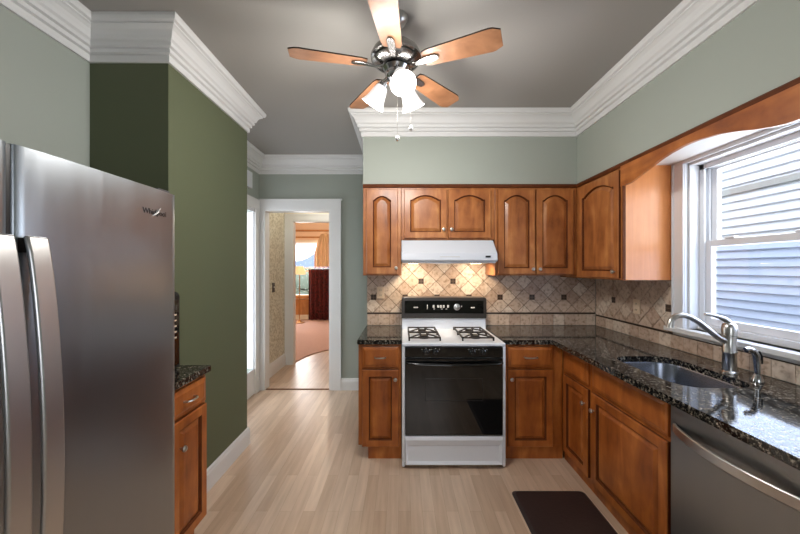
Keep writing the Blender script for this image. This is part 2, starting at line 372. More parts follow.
# vestibule
YV = 5.10
struct('wall_vestibule_left', MB().box(-1.90, -1.78, YH+0.12, YV, 0, ZC), M['wallpaper'], 'patterned beige wallpaper wall through the doorway')
struct('wall_vestibule_right', MB().box(-0.55, -0.45, YH+0.12, YV, 0, ZC), M['wallpaper'])
VX0, VZ = -1.665, 2.185
struct('wall_vestibule_far', MB().box(-4.2, VX0, YV, YV+0.1, 0, ZC).box(VX0, -0.5, YV, YV+0.1, VZ, ZC).box(-0.6, 1.4, YV, YV+0.1, 0, ZC), M['cream'])
c2 = casing('door_3', VX0, -0.6, VZ, YV, 0.115, 0.0, 0.10, M['white'], 0.1); c2['label'] = 'second white doorway casing seen through the first'; c2['category'] = 'doorway'
struct('baseboard_vestibule', sweep([(-1.78, YH+0.12), (-1.78, YV)], [(0,0),(0.018,0),(0.018,0.13),(0.012,0.15),(0.012,0.17),(0,0.18)]), M['white'])

# living room shell
YF = 9.5
LX0, LX1, LZ0, LZ1 = -3.7, -1.75, 0.66, 2.16
struct('wall_living_room_far', MB().box(-4.2, LX0, YF, YF+0.12, 0, ZC).box(LX1, 1.4, YF, YF+0.12, 0, ZC).box(LX0, LX1, YF, YF+0.12, 0, LZ0).box(LX0, LX1, YF, YF+0.12, LZ1, ZC), M['peach'])
struct('wall_living_room_left', MB().box(-4.3, -4.2, 5.2, YF+0.12, 0, ZC), M['peach'])
struct('wall_living_room_right', MB().box(1.4, 1.5, 5.2, YF+0.12, 0, ZC), M['peach'])
struct('trim_living_room', MB().box(-4.2, 1.4, YF-0.05, YF, 2.50, 2.55).box(-4.2, 1.4, YF-0.03, YF, 2.32, 2.36), M['oak'])
struct('trim_wainscot', MB().box(-4.2, 1.4, YF-0.03, YF, 0.15, 0.58).box(-4.2, 1.4, YF-0.06, YF, 0.62, 0.68), M['oak'])
struct('baseboard_living_room', MB().box(-4.2, 1.4, YF-0.04, YF, 0, 0.15), M['cream'])
# carpet with curved front edge
edge = [(-4.2, 5.2), (-1.66, 5.22), (-1.60, 5.50), (-1.50, 5.74), (-1.38, 5.92), (-1.2, 6.08), (-0.9, 6.22), (-0.4, 6.32), (1.4, 6.4)]
cpoly = edge + [(1.4, YF), (-4.2, YF)]
tag(obj('carpet', MB().prism(cpoly, 2, 0, 0.014), M['carpet']), 'pinkish beige carpet with curved front edge in the far room', 'carpet')['kind'] = 'structure'
# living room window
wf = MB().box(LX0-0.08, LX0, YF-0.02, YF, LZ0, LZ1+0.1).box(LX1, LX1+0.08, YF-0.02, YF, LZ0, LZ1+0.1).box(LX0, LX1, YF-0.02, YF, LZ1, LZ1+0.1)
wf.box(LX0, LX0+0.05, YF, YF+0.08, LZ0, LZ1).box(LX1-0.05, LX1, YF, YF+0.08, LZ0, LZ1).box(LX0, LX1, YF, YF+0.08, LZ1-0.05, LZ1).box(LX0, LX1, YF, YF+0.08, LZ0, LZ0+0.05).box(LX0, LX1, YF+0.02, YF+0.06, 1.36, 1.41)
wl = struct('window_2', wf, M['cream'], 'cream framed window in the far room')
obj('window_pane', MB().box(LX0+0.05, LX1-0.05, YF+0.035, YF+0.04, LZ0+0.05, LZ1-0.05), M['glass'], wl)

# ------------------------------------------------------------------ outside
nh = thing('neighbouring_house', (3.6, 2, -0.8), 'white sided neighbouring house seen through the kitchen window', 'house')
sm = MB(); z = -0.8; pitch = 0.088
prof = []
while z < 5.0:
    prof += [(3.575, z), (3.60, z+pitch-0.012), (3.606, z+pitch-0.011)]; z += pitch
sm.prism(prof + [(3.75, z), (3.75, -0.8)], 1, -3, 8)
obj('siding_wall', sm, M['siding'], nh)
obj('trim_board', MB().box(3.565, 3.60, -3, 8, 2.27, 2.33), M['concrete'], nh)
struct('ground_side', MB().box(2.02, 12, -4, 12, -0.95, -0.8), M['concrete'])
struct('ground_front', MB().box(-30, 30, 9.7, 60, -0.6, -0.5), M['lawn'])
fh = thing('house_across', (-6.0, 26, -0.5), 'house with blue grey roof seen through the far window', 'house')
obj('house_wall', MB().box(-10, -3.2, 25, 30, -0.5, 1.6), M['siding'], fh)
obj('house_roof', MB().prism([(-10.6, 1.5), (-8.2, 3.4), (-2.4, 1.5)], 1, 24.6, 30.4), M['roof_blue'], fh)
hb = MB()
for i in range(60):
    x = -6.5+random.random()*5; y = 16+random.random()*1.6; r = 0.35+random.random()*0.25; zz = -0.3+random.random()*1.3
    L = []
    for a in range(1, 5):
        th = PI*a/5; L.append([(x+r*math.sin(th)*math.cos(2*PI*k/7), y+r*math.sin(th)*math.sin(2*PI*k/7), zz+r*math.cos(th)*1.1) for k in range(7)])
    hb.loops(L, True, True, True)
tag(obj('hedge', hb, M['hedge'], smooth=True), 'green hedge outside the far window', 'hedge')

# ------------------------------------------------------------------ kitchen window
wx = XR
wm = MB()
# casing
wm.box(wx-0.022, wx, WY1, WY1+0.10, WZ0-0.02, WZ1).box(wx-0.022, wx, WY0-0.10, WY0, WZ0-0.02, WZ1).box(wx-0.022, wx, WY0-0.10, WY1+0.10, WZ1, ZS)
wm.box(wx-0.030, wx, WY1+0.004, WY1+0.018, WZ0-0.02, WZ1+0.004).box(wx-0.030, wx, WY1+0.088, WY1+0.10, WZ0-0.02, WZ1+0.02)
# jamb
wm.box(wx, wx+0.15, WY1-0.016, WY1, WZ0, WZ1).box(wx, wx+0.15, WY0, WY0+0.016, WZ0, WZ1).box(wx, wx+0.15, WY0, WY1, WZ1-0.016, WZ1)
# vinyl frame with channels
for k in (0.06, 0.095):
    wm.box(wx+k, wx+k+0.012, WY1-0.05, WY1-0.016, WZ0, WZ1-0.016).box(wx+k, wx+k+0.012, WY0+0.016, WY0+0.05, WZ0, WZ1-0.016).box(wx+k, wx+k+0.012, WY0+0.016, WY1-0.016, WZ1-0.05, WZ1-0.016)
wm.box(wx+0.05, wx+0.15, WY0+0.016, WY1-0.016, WZ0, WZ0+0.035)
win = struct('window_1', wm, M['vinyl'], 'white vinyl double hung window over the kitchen sink', bevel=0.0025)
obj('window_sill', MB().box(wx-0.06, wx+0.05, WY0-0.14, WY1+0.13, WZ0-0.03, WZ0).box(wx-0.02, wx, WY0-0.1, WY1+0.1, WZ0-0.055, WZ0-0.03), M['white'], win, bevel=0.004)
ZM = 1.61
def sash(nm, xa, z0, z1, pane_m):
    y0, y1 = WY0+0.035, WY1-0.035; s = 0.05
    b = MB().box(xa, xa+0.03, y0, y0+s, z0, z1).box(xa, xa+0.03, y1-s, y1, z0, z1).box(xa, xa+0.03, y0+s, y1-s, z0, z0+0.045).box(xa, xa+0.03, y0+s, y1-s, z1-0.04, z1)
    o = obj('window_sash', b, M['vinyl'], win, bevel=0.003)
    obj('window_pane', MB().box(xa+0.013, xa+0.017, y0+s, y1-s, z0+0.045, z1-0.04), pane_m, o); return o
sash('u', wx+0.110, ZM-0.005, WZ1-0.02, M['glass'])
lo = sash('l', wx+0.072, WZ0+0.035, ZM+0.035, M['glass'])
obj('insect_screen', MB().box(wx+0.143, wx+0.145, WY0+0.05, WY1-0.05, WZ0+0.035, ZM), M['screen'], win)
for yy in (1.62, 1.98):
    obj('sash_lock', MB().box(wx+0.066, wx+0.10, yy-0.03, yy+0.03, ZM+0.035, ZM+0.048), M['vinyl'], lo, bevel=0.004)

# ------------------------------------------------------------------ backsplash
def clip(poly, x0, x1, y0, y1):
    for ax, val, sgn in ((0, x0, 1), (0, x1, -1), (1, y0, 1), (1, y1, -1)):
        out = []
        for i in range(len(poly)):
            a, b = poly[i], poly[(i+1) % len(poly)]
            da, db = (a[ax]-val)*sgn, (b[ax]-val)*sgn
            if da >= 0: out.append(a)
            if (da >= 0) != (db >= 0):
                t = da/(da-db); out.append((a[0]+(b[0]-a[0])*t, a[1]+(b[1]-a[1])*t))
        poly = out
        if len(poly) < 3: return []
    return poly
def parea(p): return abs(sum(p[i][0]*p[(i+1)%len(p)][1]-p[(i+1)%len(p)][0]*p[i][1] for i in range(len(p))))/2
DG = 0.153
def diamonds(mb, u0, u1, v0, v1, uo, vo, put):
    for i in range(-40, 40):
        for j in range(-20, 20):
            for hx in (0, 0.5):
                cu, cv = uo+(i+hx)*DG, vo+(j+hx)*DG
                # diamond centred midway between vertices
                cv2 = cv+DG/2
                h = DG/2-0.0036
                p = clip([(cu-h, cv2), (cu, cv2-h), (cu+h, cv2), (cu, cv2+h)], u0, u1, v0, v1)
                if len(p) >= 3 and parea(p) > 2e-5: put(mb, p, random.random())
def square_row(mb, u0, u1, v0, v1, wdt, put):
    u = u0
    while u < u1-0.005:
        e = min(u+wdt, u1); put(mb, [(u+0.0015, v0+0.0015), (e-0.0015, v0+0.0015), (e-0.0015, v1-0.0015), (u+0.0015, v1-0.0015)], random.random()); u = e
ZT = 0.921
acc_pts_back = [(0.94+0.306*k, 1.19) for k in range(0, 3)] + [(-0.272, 1.19)] + [(0.03+0.306*k, 1.19) for k in (0, 1, 2)] + [(0.183, 1.343), (0.489, 1.343)]
def backsplash(name, put, u0, u1, segs, vo, accents, label):
    mb = MB()
    put(mb, [(u0, ZT), (u1, ZT), (u1, 1.045), (u0, 1.045)], None, back=True)
    square_row(mb, u0, u1, ZT, 1.028, 0.105, put)
    put(mb, [(u0, 1.030), (u1, 1.030), (u1, 1.042), (u0, 1.042)], None, mi=2)
    for (a, b, top) in segs:
        put(mb, [(a, 1.045), (b, 1.045), (b, top), (a, top)], None, back=True)
        if top > 1.1: diamonds(mb, a, b, 1.045, top-0.002, accents[0][0], accents[0][1]-DG*4, put)
        else: square_row(mb, a, b, 1.045, top, 0.06, put)
    for (u, v) in accents:
        for su in (-1, 1):
            for sv in (-1, 1):
                a, b = u+su*0.0125, v+sv*0.0125
                put(mb, [(a-0.0108, b-0.0108), (a+0.0108, b-0.0108), (a+0.0108, b+0.0108), (a-0.0108, b+0.0108)], None, mi=3)
        put(mb, [(u-0.026, v-0.026), (u+0.026, v-0.026), (u+0.026, v+0.026), (u-0.026, v+0.026)], None, back=2)
    return tag(obj(name, mb, [M['grout'], M['tile'], M['pencil'], M['accent']]), label, 'backsplash', kind='structure')
def put_back(mb, p, tone, back=False, mi=None):
    d0, d1 = (YB-0.004, YB) if back is True else ((YB-0.0088, YB) if back == 2 else (YB-0.0085 if mi != 3 else YB-0.0105, YB))
    mb.prism(p, 1, d0, d1, 0 if back else (mi if mi is not None else 1), tone)
def put_right(mb, p, tone, back=False, mi=None):
    d0, d1 = (XR-0.004, XR) if back is True else ((XR-0.0088, XR) if back == 2 else (XR-0.0085 if mi != 3 else XR-0.0105, XR))
    mb.prism(p, 0, d0, d1, 0 if back else (mi if mi is not None else 1), tone)
backsplash('backsplash', put_back, XE+0.002, XR-0.012, [(XE+0.002, 0.0, 1.405), (0.0, 0.80, 1.70), (0.80, XR-0.012, 1.405)], 1.19, acc_pts_back, 'travertine diamond tile backsplash on the wall behind the range')
mb = MB()
put_right(mb, [(0.95, ZT), (YB, ZT), (YB, 1.045), (0.95, 1.045)], None, back=True)
put_right(mb, [(2.295, 1.045), (YB, 1.045), (YB, 1.38), (2.295, 1.38)], None, back=True)
square_row(mb, 0.95, YB-0.012, ZT, 0.998 if False else 1.012, 0.105, put_right)
put_right(mb, [(0.95, 1.0145), (YB-0.012, 1.0145), (YB-0.012, 1.0255), (0.95, 1.0255)], None, mi=2)
diamonds(mb, 2.295, YB-0.012, 1.028, 1.379, 2.94, 1.19-DG*4, put_right)
for (u, v) in [(2.94, 1.19), (2.335, 1.19)]:
    put_right(mb, [(u-0.026, v-0.026), (u+0.026, v-0.026), (u+0.026, v+0.026), (u-0.026, v+0.026)], None, back=2)
    for su in (-1, 1):
        for sv in (-1, 1):
            a, b = u+su*0.0125, v+sv*0.0125
            put_right(mb, [(a-0.0108, b-0.0108), (a+0.0108, b-0.0108), (a+0.0108, b+0.0108), (a-0.0108, b+0.0108)], None, mi=3)
tag(obj('backsplash', mb, [M['grout'], M['tile'], M['pencil'], M['accent']]), 'travertine tile backsplash on the window wall above the sink counter', 'backsplash', kind='structure')

# ------------------------------------------------------------------ cabinets
def door_mb(x0, x1, z0, z1, rise=0.0, fw=0.055, th=0.02, n=18):
    def loop(i, y, rise, flat=False):
        pts = [(x0+i, y, z0+i), (x1-i, y, z0+i)]
        for k in range(n+1):
            t = k/n; u = abs(2*t-1); s = max(0.0, 1-(u/0.90)**2) if rise else 0
            pts.append((x1-i+(x0+i-(x1-i))*t, y, z1-i-(0 if flat else rise*(1-s))))
        return pts
    L = [loop(0, 0, 0, True), loop(0, -th*0.75, 0, True), loop(0.004, -th, 0, True), loop(fw-0.004, -th, rise), loop(fw-0.001, -th*0.9, rise), loop(fw+0.002, -th*0.35, rise),
         loop(fw+0.006, -th*0.30, rise), loop(fw+0.030, -th*0.92, rise*0.96)]
    mb = MB(); mb.loops(L[:2], True, True, False, mi=1); mb.loops(L[1:4]); mb.loops(L[3:7], mi=1); mb.loops(L[6:])
    # centre field as strips
    last = L[-1]; bl, br = last[0], last[1]; top = last[2:]
    vs = []; fs = []
    for k, p in enumerate(top): vs += [p, (p[0], p[1], bl[2])]
    for k in range(len(top)-1): fs.append((2*k, 2*k+2, 2*k+3, 2*k+1))
    mb.add(vs, fs); return mb
def drawer_mb(x0, x1, z0, z1, th=0.02):
    def lp(i, y): return [(x0+i, y, z0+i), (x1-i, y, z0+i), (x1-i, y, z1-i), (x0+i, y, z1-i)]
    return MB().loops([lp(0, 0), lp(0, -th*0.6), lp(0.004, -th*0.75), lp(0.014, -th*0.8), lp(0.024, -th), ], True, True, True)
def knob(x, z, par, y=-0.02):
    k = MB().lathe([(0.006, 0), (0.006, 0.010), (0.013, 0.014), (0.0155, 0.020), (0.013, 0.026), (0.005, 0.028)], (x, y, z), (0, -1, 0), 14)
    return obj('knob', k, M['nickel'], par, smooth=True, local=True)
def pull(x, z, par, y=-0.02, w=0.085):
    k = MB().tube([(x-w/2, y+0.002, z), (x-w/2+0.003, y-0.018, z), (x-w/2+0.014, y-0.027, z), (x, y-0.031, z), (x+w/2-0.014, y-0.027, z), (x+w/2-0.003, y-0.018, z), (x+w/2, y+0.002, z)], 0.0055, 8)
    return obj('handle', k, M['nickel'], par, smooth=True, local=True)
def body(par, w, d, z0, z1, m, toe=None, toe_x0=0.0, toe_in=0.06):
    mb = MB().box(0, w, 0, d, z0, z1)
    obj('body', mb, m, par, bevel=0.002, local=True)
    if toe: obj('toe_kick', MB().box(toe_x0, w, toe_in, d, 0, z0), m, par, local=True)
def cdoor(par, x0, x1, z0, z1, m, rise, kx, kz, fw=0.055):
    d = obj('door', door_mb(x0, x1, z0, z1, rise, fw), [m, M['cherry_dark']], par, local=True)
    knob(kx, kz, d); return d
def cdrawer(par, x0, x1, z0, z1, m, handle=True, pw=0.085):
    d = obj('drawer', drawer_mb(x0, x1, z0, z1), m, par, local=True)
    if handle: pull((x0+x1)/2, (z0+z1)/2, d, w=pw)
    return d

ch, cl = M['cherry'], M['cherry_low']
ZU = 1.405; ZUT = 2.184
# uppers on the back wall (bodies start at the frame plane YS+0.02, doors come forward to YS)
YU = YS + 0.004
def upper(x0, x1, z0, label):
    t = thing('upper_cabinet', (x0, YU, z0), label, 'cabinet', 0); body(t, x1-x0, YB-YU-0.001, 0, ZUT-z0-0.001, ch); return t
u1 = upper(XE, -0.008, ZU, 'narrow cherry upper cabinet with one arched door left of the range hood')
cdoor(u1, 0.028, 0.300, 0.012, 0.742, ch, 0.035, 0.285, 0.065, 0.062)
u2 = upper(-0.006, 0.800, 1.715, 'short cherry upper cabinet with two arched doors above the range hood')
cdoor(u2, 0.025, 0.392, 0.012, 0.432, ch, 0.04, 0.363, 0.085); cdoor(u2, 0.404, 0.770, 0.012, 0.432, ch, 0.04, 0.430, 0.085)
u3 = upper(0.802, XS-0.001, ZU, 'tall cherry upper cabinet with two arched doors right of the range hood')
cdoor(u3, 0.024, 0.343, 0.012, 0.742, ch, 0.045, 0.318, 0.055); cdoor(u3, 0.353, 0.672, 0.012, 0.742, ch, 0.045, 0.378, 0.055)
# upper on the right wall
u4 = thing('upper_cabinet', (XS+0.004, YB-0.001, 1.385), 'cherry upper cabinet with honey side panel beside the window', 'cabinet', -PI/2)
w4 = YB-0.001-2.292
obj('body', MB().box(0, w4-0.006, 0, XR-XS-0.006, 0, ZUT-1.386), ch, u4, bevel=0.002, local=True)
obj('side_panel', MB().box(w4-0.006, w4, 0.016, XR-XS-0.006, 0.002, ZUT-1.387), M['panel'], u4, local=True)
obj('face_stile', MB().box(w4-0.006, w4+0.001, -0.002, 0.016, 0, ZUT-1.386), M['cherry_dark'], u4, local=True)
cdoor(u4, 0.385, w4-0.025, 0.012, 0.762, ch, 0.05, w4-0.06, 0.06)
# dark moulding on top of the uppers
tag(struct('trim_2', sweep([(XE, YS+0.0), (XS, YS+0.0), (XS, 0.9)], [(-0.01, 2.162), (0.010, 2.163), (0.014, 2.170), (0.018, 2.182), (0.010, 2.192), (-0.01, 2.192)]), M['cherry_dark']), 'dark cherry moulding along the top of the upper cabinets', 'moulding', kind='structure')
# valance over window
vp = [(2.298, 2.01), (2.263, 2.029), (2.21, 2.031), (2.153, 2.044), (2.08, 2.064), (2.015, 2.082), (1.95, 2.100), (1.88, 2.113), (1.80, 2.121), (1.76, 2.122), (1.70, 2.120), (1.588, 2.105), (1.50, 2.082), (1.43, 2.060), (1.36, 2.042), (1.31, 2.033), (1.25, 2.031), (0.95, 2.031)]
vm = MB()
for i in range(len(vp)-1):
    (a, za), (b, zb) = vp[i], vp[i+1]
    if i == 0: za = zb = 2.030
    vm.prism([(a, za), (b, zb), (b, 2.184), (a, 2.184)], 0, XS-0.012, XS+0.008)
vo = obj('window_valance', vm, M['cherry_level']); tag(vo, 'arched cherry wood valance spanning above the window', 'valance')

struct('trim_3', MB().box(XS+0.012, XR-0.001, 0.95, 2.296, ZS-0.012, ZS), M['white'])
# base cabinets, back wall
YC = 2.585
def basecab(x0, x1, label, toe_x0, toe_in):
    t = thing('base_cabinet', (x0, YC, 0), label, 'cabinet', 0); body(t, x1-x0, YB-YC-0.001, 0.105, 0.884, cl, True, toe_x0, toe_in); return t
b1 = basecab(XE, -0.006, 'narrow cherry base cabinet with drawer and door left of the range', 0.075, 0.0)
cdrawer(b1, 0.030, 0.310, 0.706, 0.866, cl); cdoor(b1, 0.030, 0.310, 0.098, 0.688, cl, 0, 0.285, 0.62, 0.055)
b2 = basecab(0.768, 1.240, 'cherry base cabinet with drawer and door right of the range', 0.0, 0.0)
cdrawer(b2, 0.045, 0.390, 0.706, 0.866, cl, pw=0.10); cdoor(b2, 0.045, 0.390, 0.098, 0.688, cl, 0, 0.070, 0.62)
# base cabinets, right wall
XC = 1.242
def rbase(y0, y1, label, lo_in=0.0):      # y0 > y1 ; local x runs toward the camera
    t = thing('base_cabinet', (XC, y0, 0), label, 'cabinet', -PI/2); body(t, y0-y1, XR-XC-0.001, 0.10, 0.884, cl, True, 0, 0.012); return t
b3 = rbase(YC-0.002, 2.192, 'small cherry corner base cabinet between the back run and the sink cabinet')
cdrawer(b3, 0.035, 0.372, 0.69, 0.852, cl, False); cdoor(b3, 0.035, 0.372, 0.085, 0.665, cl, 0, 0.340, 0.565)
b4 = thing('base_cabinet', (XC, 2.190, 0), 'wide cherry sink base cabinet under the window beside the dishwasher', 'cabinet', -PI/2)
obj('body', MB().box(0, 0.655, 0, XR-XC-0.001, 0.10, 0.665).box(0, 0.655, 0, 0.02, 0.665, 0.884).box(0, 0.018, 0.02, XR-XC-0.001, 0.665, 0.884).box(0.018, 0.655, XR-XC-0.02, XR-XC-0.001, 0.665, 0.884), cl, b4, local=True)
obj('toe_kick', MB().box(0, 0.655, 0.012, XR-XC-0.001, 0, 0.10), cl, b4, local=True)
cdrawer(b4, 0.025, 0.642, 0.69, 0.852, cl, False); cdoor(b4, 0.025, 0.642, 0.085, 0.665, cl, 0, 0.055, 0.56)

# countertops
ZG0, ZG1 = 0.885, 0.92
ct = MB()
HX0, HX1, HY0, HY1 = 1.29, 1.66, 1.535, 2.09
def rrect(x0, x1, y0, y1, r, z, n=6):
    pts = []
    for cx, cy, a0 in ((x1-r, y1-r, 0), (x0+r, y1-r, 90), (x0+r, y0+r, 180), (x1-r, y0+r, 270)):
        for k in range(n+1):
            a = math.radians(a0+90*k/n); pts.append((cx+r*math.cos(a), cy+r*math.sin(a), z))
    return pts
hole = rrect(HX0, HX1, HY0, HY1, 0.11, 0)
ox0, ox1, oy0, oy1 = 1.148, XR-0.0095, 1.40, 2.20
def out_pt(p):
    cx, cy = (HX0+HX1)/2, (HY0+HY1)/2; dx, dy = p[0]-cx, p[1]-cy
    ts = []
    if dx > 1e-9: ts.append((ox1-cx)/dx)
    if dx < -1e-9: ts.append((ox0-cx)/dx)
    if dy > 1e-9: ts.append((oy1-cy)/dy)
    if dy < -1e-9: ts.append((oy0-cy)/dy)
    t = min(ts); return (cx+dx*t, cy+dy*t)
ring = []
for i, p in enumerate(hole): ring.append((p, out_pt(p)))
n = len(hole)
corners = [(ox1, oy1), (ox0, oy1), (ox0, oy0), (ox1, oy0)]
for i in range(n):
    a, A = ring[i]; b, B = ring[(i+1) % n]
    extra = [c for c in corners if (abs(c[0]-A[0]) < 1e-6 or abs(c[1]-A[1]) < 1e-6) and (abs(c[0]-B[0]) < 1e-6 or abs(c[1]-B[1]) < 1e-6) and abs(A[0]-B[0]) > 1e-6 and abs(A[1]-B[1]) > 1e-6]
    poly = [(a[0], a[1]), A] + extra + [B, (b[0], b[1])]
    for zz in (ZG0, ZG1): ct.add([(x, y, zz) for x, y in poly], [tuple(range(len(poly)))])
    ct.add([(a[0], a[1], ZG0), (b[0], b[1], ZG0), (b[0], b[1], ZG1), (a[0], a[1], ZG1)], [(0, 1, 2, 3)])
ct.add([(ox0, oy0, ZG0), (ox0, oy1, ZG0), (ox0, oy1, ZG1), (ox0, oy0, ZG1)], [(0, 1, 2, 3)])
ct.box(1.148, ox1, 0.95, 1.40, ZG0, ZG1).box(1.148, ox1, 2.20, YB-0.0095, ZG0, ZG1)
ct.box(0.768, 1.148, 2.558, YB-0.0095, ZG0, ZG1)
tag(obj('countertop', ct, M['granite']), 'long L-shaped black granite countertop holding the sink', 'countertop')
tag(obj('countertop', MB().box(XE-0.006, -0.004, 2.558, YB-0.0095, ZG0, ZG1), M['granite'], bevel=0.004), 'short black granite countertop left of the range', 'countertop')

# sink
sk = thing('kitchen_sink', ((HX0+HX1)/2, (HY0+HY1)/2, 0.69), 'stainless steel undermount sink set into the granite under the window', 'sink')
L = [rrect(HX0-0.012, HX1+0.012, HY0-0.012, HY1+0.012, 0.12, 0.8845), rrect(HX0-0.004, HX1+0.004, HY0-0.004, HY1+0.004, 0.114, 0.8845), rrect(HX0, HX1, HY0, HY1, 0.11, 0.875),
     rrect(HX0+0.01, HX1-0.01, HY0+0.01, HY1-0.01, 0.10, 0.74), rrect(HX0+0.03, HX1-0.03, HY0+0.03, HY1-0.03, 0.085, 0.71), rrect(HX0+0.07, HX1-0.07, HY0+0.07, HY1-0.07, 0.06, 0.70)]
obj('basin', MB().loops(L, True, False, True), M['steel_sink'], sk, smooth=True)
obj('drain', MB().lathe([(0.045, 0.7005), (0.045, 0.704), (0.036, 0.705), (0.030, 0.702), (0.004, 0.702)], ((HX0+HX1)/2, (HY0+HY1)/2, 0)), M['chrome'], sk, smooth=True)

# faucet
fx, fy = 1.725, 1.765
fa = thing('faucet', (fx, fy, ZG1), 'brushed nickel single lever faucet with long curved spout behind the sink', 'faucet')
obj('faucet_body', MB().lathe([(0.038, 0.0), (0.038, 0.006), (0.031, 0.012), (0.029, 0.10), (0.031, 0.104), (0.031, 0.112), (0.028, 0.116), (0.029, 0.195), (0.033, 0.198), (0.033, 0.235), (0.029, 0.252), (0.018, 0.262), (0.006, 0.264)], (fx, fy, ZG1), n=28), M['nickel'], fa, smooth=True)
sp = [(fx-0.02, fy, 1.085), (fx-0.06, fy, 1.105), (fx-0.11, fy, 1.145), (fx-0.16, fy, 1.185), (fx-0.21, fy, 1.213), (fx-0.25, fy, 1.222), (fx-0.285, fy, 1.215), (fx-0.305, fy, 1.196), (fx-0.312, fy, 1.17), (fx-0.314, fy, 1.155)]
obj('spout', MB().tube(sp, 0.014, 14, rs=[0.016, 0.015, 0.0145, 0.014, 0.014, 0.014, 0.014, 0.0145, 0.016, 0.017]), M['nickel'], fa, smooth=True)
obj('lever', MB().tube([(fx, fy, 1.18), (fx-0.02, fy+0.005, 1.20), (fx-0.05, fy+0.01, 1.212), (fx-0.085, fy+0.013, 1.222), (fx-0.115, fy+0.015, 1.226)], 0.01, 12, rs=[0.016, 0.014, 0.010, 0.008, 0.007]), M['nickel'], fa, smooth=True)
sx, sy = 1.725, 1.625
spr = thing('side_sprayer', (sx, sy, ZG1), 'small nickel side sprayer beside the faucet', 'sprayer')
obj('collar', MB().lathe([(0.024, 0), (0.024, 0.006), (0.018, 0.02), (0.013, 0.035)], (sx, sy, ZG1)), M['chrome'], spr, smooth=True)
obj('spray_head', MB().tube([(sx, sy, ZG1+0.03), (sx-0.002, sy, ZG1+0.09), (sx-0.006, sy, ZG1+0.125), (sx-0.022, sy, ZG1+0.150), (sx-0.045, sy, ZG1+0.157), (sx-0.058, sy, ZG1+0.152)], 0.012, 12, rs=[0.011, 0.014, 0.015, 0.014, 0.013, 0.013]), M['chrome'], spr, smooth=True)
obj('trigger', MB().tube([(sx+0.006, sy, ZG1+0.145), (sx+0.020, sy, ZG1+0.12), (sx+0.020, sy, ZG1+0.085)], 0.005, 8), M['black'], spr, smooth=True)

# dishwasher
DY1, DY0 = 1.531, 0.930
dw = thing('dishwasher', (XC, (DY0+DY1)/2, 0), 'stainless steel dishwasher with bowed bar handle under the counter', 'dishwasher')
obj('tub', MB().box(XC+0.012, XR-0.03, DY0, 1.495, 0.10, 0.880), M['fridge_side'], dw)
obj('toe_panel', MB().box(XC+0.05, XC+0.07, DY0, DY1, 0.0, 0.10), M['black'], dw)
dd = obj('door', MB().box(XC-0.018, XC+0.012, DY0+0.003, DY1-0.003, 0.11, 0.872), M['steel_dw'], dw, bevel=0.004)
hp = []
for k in range(21):
    t = k/20; y = DY1-0.03-(DY1-DY0-0.06)*t; b = math.sin(PI*t)**0.8
    hp.append((XC-0.024-0.052*b, y, 0.757))
obj('handle', MB().ribbon(hp, (0, 0, 0.040), (0.012, 0, 0)), M['steel_bar'], dd, bevel=0.004, smooth=True)

# ------------------------------------------------------------------ range
RX0, RX1, RF, RB = 0.0, 0.760, 2.462, YB-0.012
rg = thing('gas_range', (0.38, 2.8, 0), 'white and black freestanding gas range between the cabinets', 'stove')
obj('body', MB().box(RX0+0.001, RX1-0.001, RF+0.02, RB-0.02, 0.03, 0.895), M['enamel'], rg, bevel=0.003)
ck = MB()
ck.box(RX0, RX1, RF-0.005, RB-0.16, 0.895, 0.918)
obj('cooktop', ck, M['enamel'], rg, bevel=0.006)
bgp = MB().prism([(RB-0.17, 0.905), (RB-0.165, 1.015), (RB-0.02, 1.015), (RB-0.02, 0.905)], 0, RX0, RX1)
obj('backguard', bgp, M['enamel'], rg, bevel=0.004)
# console with rounded top corners
def rounded_top(x0, x1, z0, z1, r, n=6):
    p = [(x0, z0), (x1, z0)]
    for k in range(n+1): a = PI/2*k/n; p.append((x1-r+r*math.cos(a), z1-r+r*math.sin(a)))
    for k in range(n+1): a = PI/2+PI/2*k/n; p.append((x0+r+r*math.cos(a), z1-r+r*math.sin(a)))
    return p
con = obj('control_console', MB().prism(rounded_top(RX0-0.004, RX1+0.004, 1.015, 1.205, 0.025), 1, RB-0.185, RB-0.03), M['console'], rg, bevel=0.005)
obj('display_panel', MB().prism(rounded_top(RX0+0.025, RX1-0.025, 1.062, 1.176, 0.006), 1, RB-0.189, RB-0.185), M['black_gloss'], con)
yk = RB-0.1905
for a_, b_, c_, d_ in [(x-0.008, x+0.008, 1.112, 1.136) for x in (0.285, 0.325, 0.350, 0.375, 0.415)] + [(x-0.008, x+0.008, 1.098, 1.103) for x in (0.29, 0.36, 0.40)] + [(0.105, 0.145, 1.110, 1.120), (0.62, 0.655, 1.108, 1.118), (0.225, 0.232, 1.10, 1.14), (0.533, 0.541, 1.118, 1.130)]:
    obj('display_mark', MB().box(a_, b_, yk, yk+0.0015, c_, d_), M['mark'], con)
obj('knob', MB().lathe([(0.03, 0), (0.03, 0.004), (0.018, 0.006), (0.017, 0.022), (0.004, 0.024)], (0.495, RB-0.189, 1.118), (0, -1, 0), 20), M['nickel'], con, smooth=True)
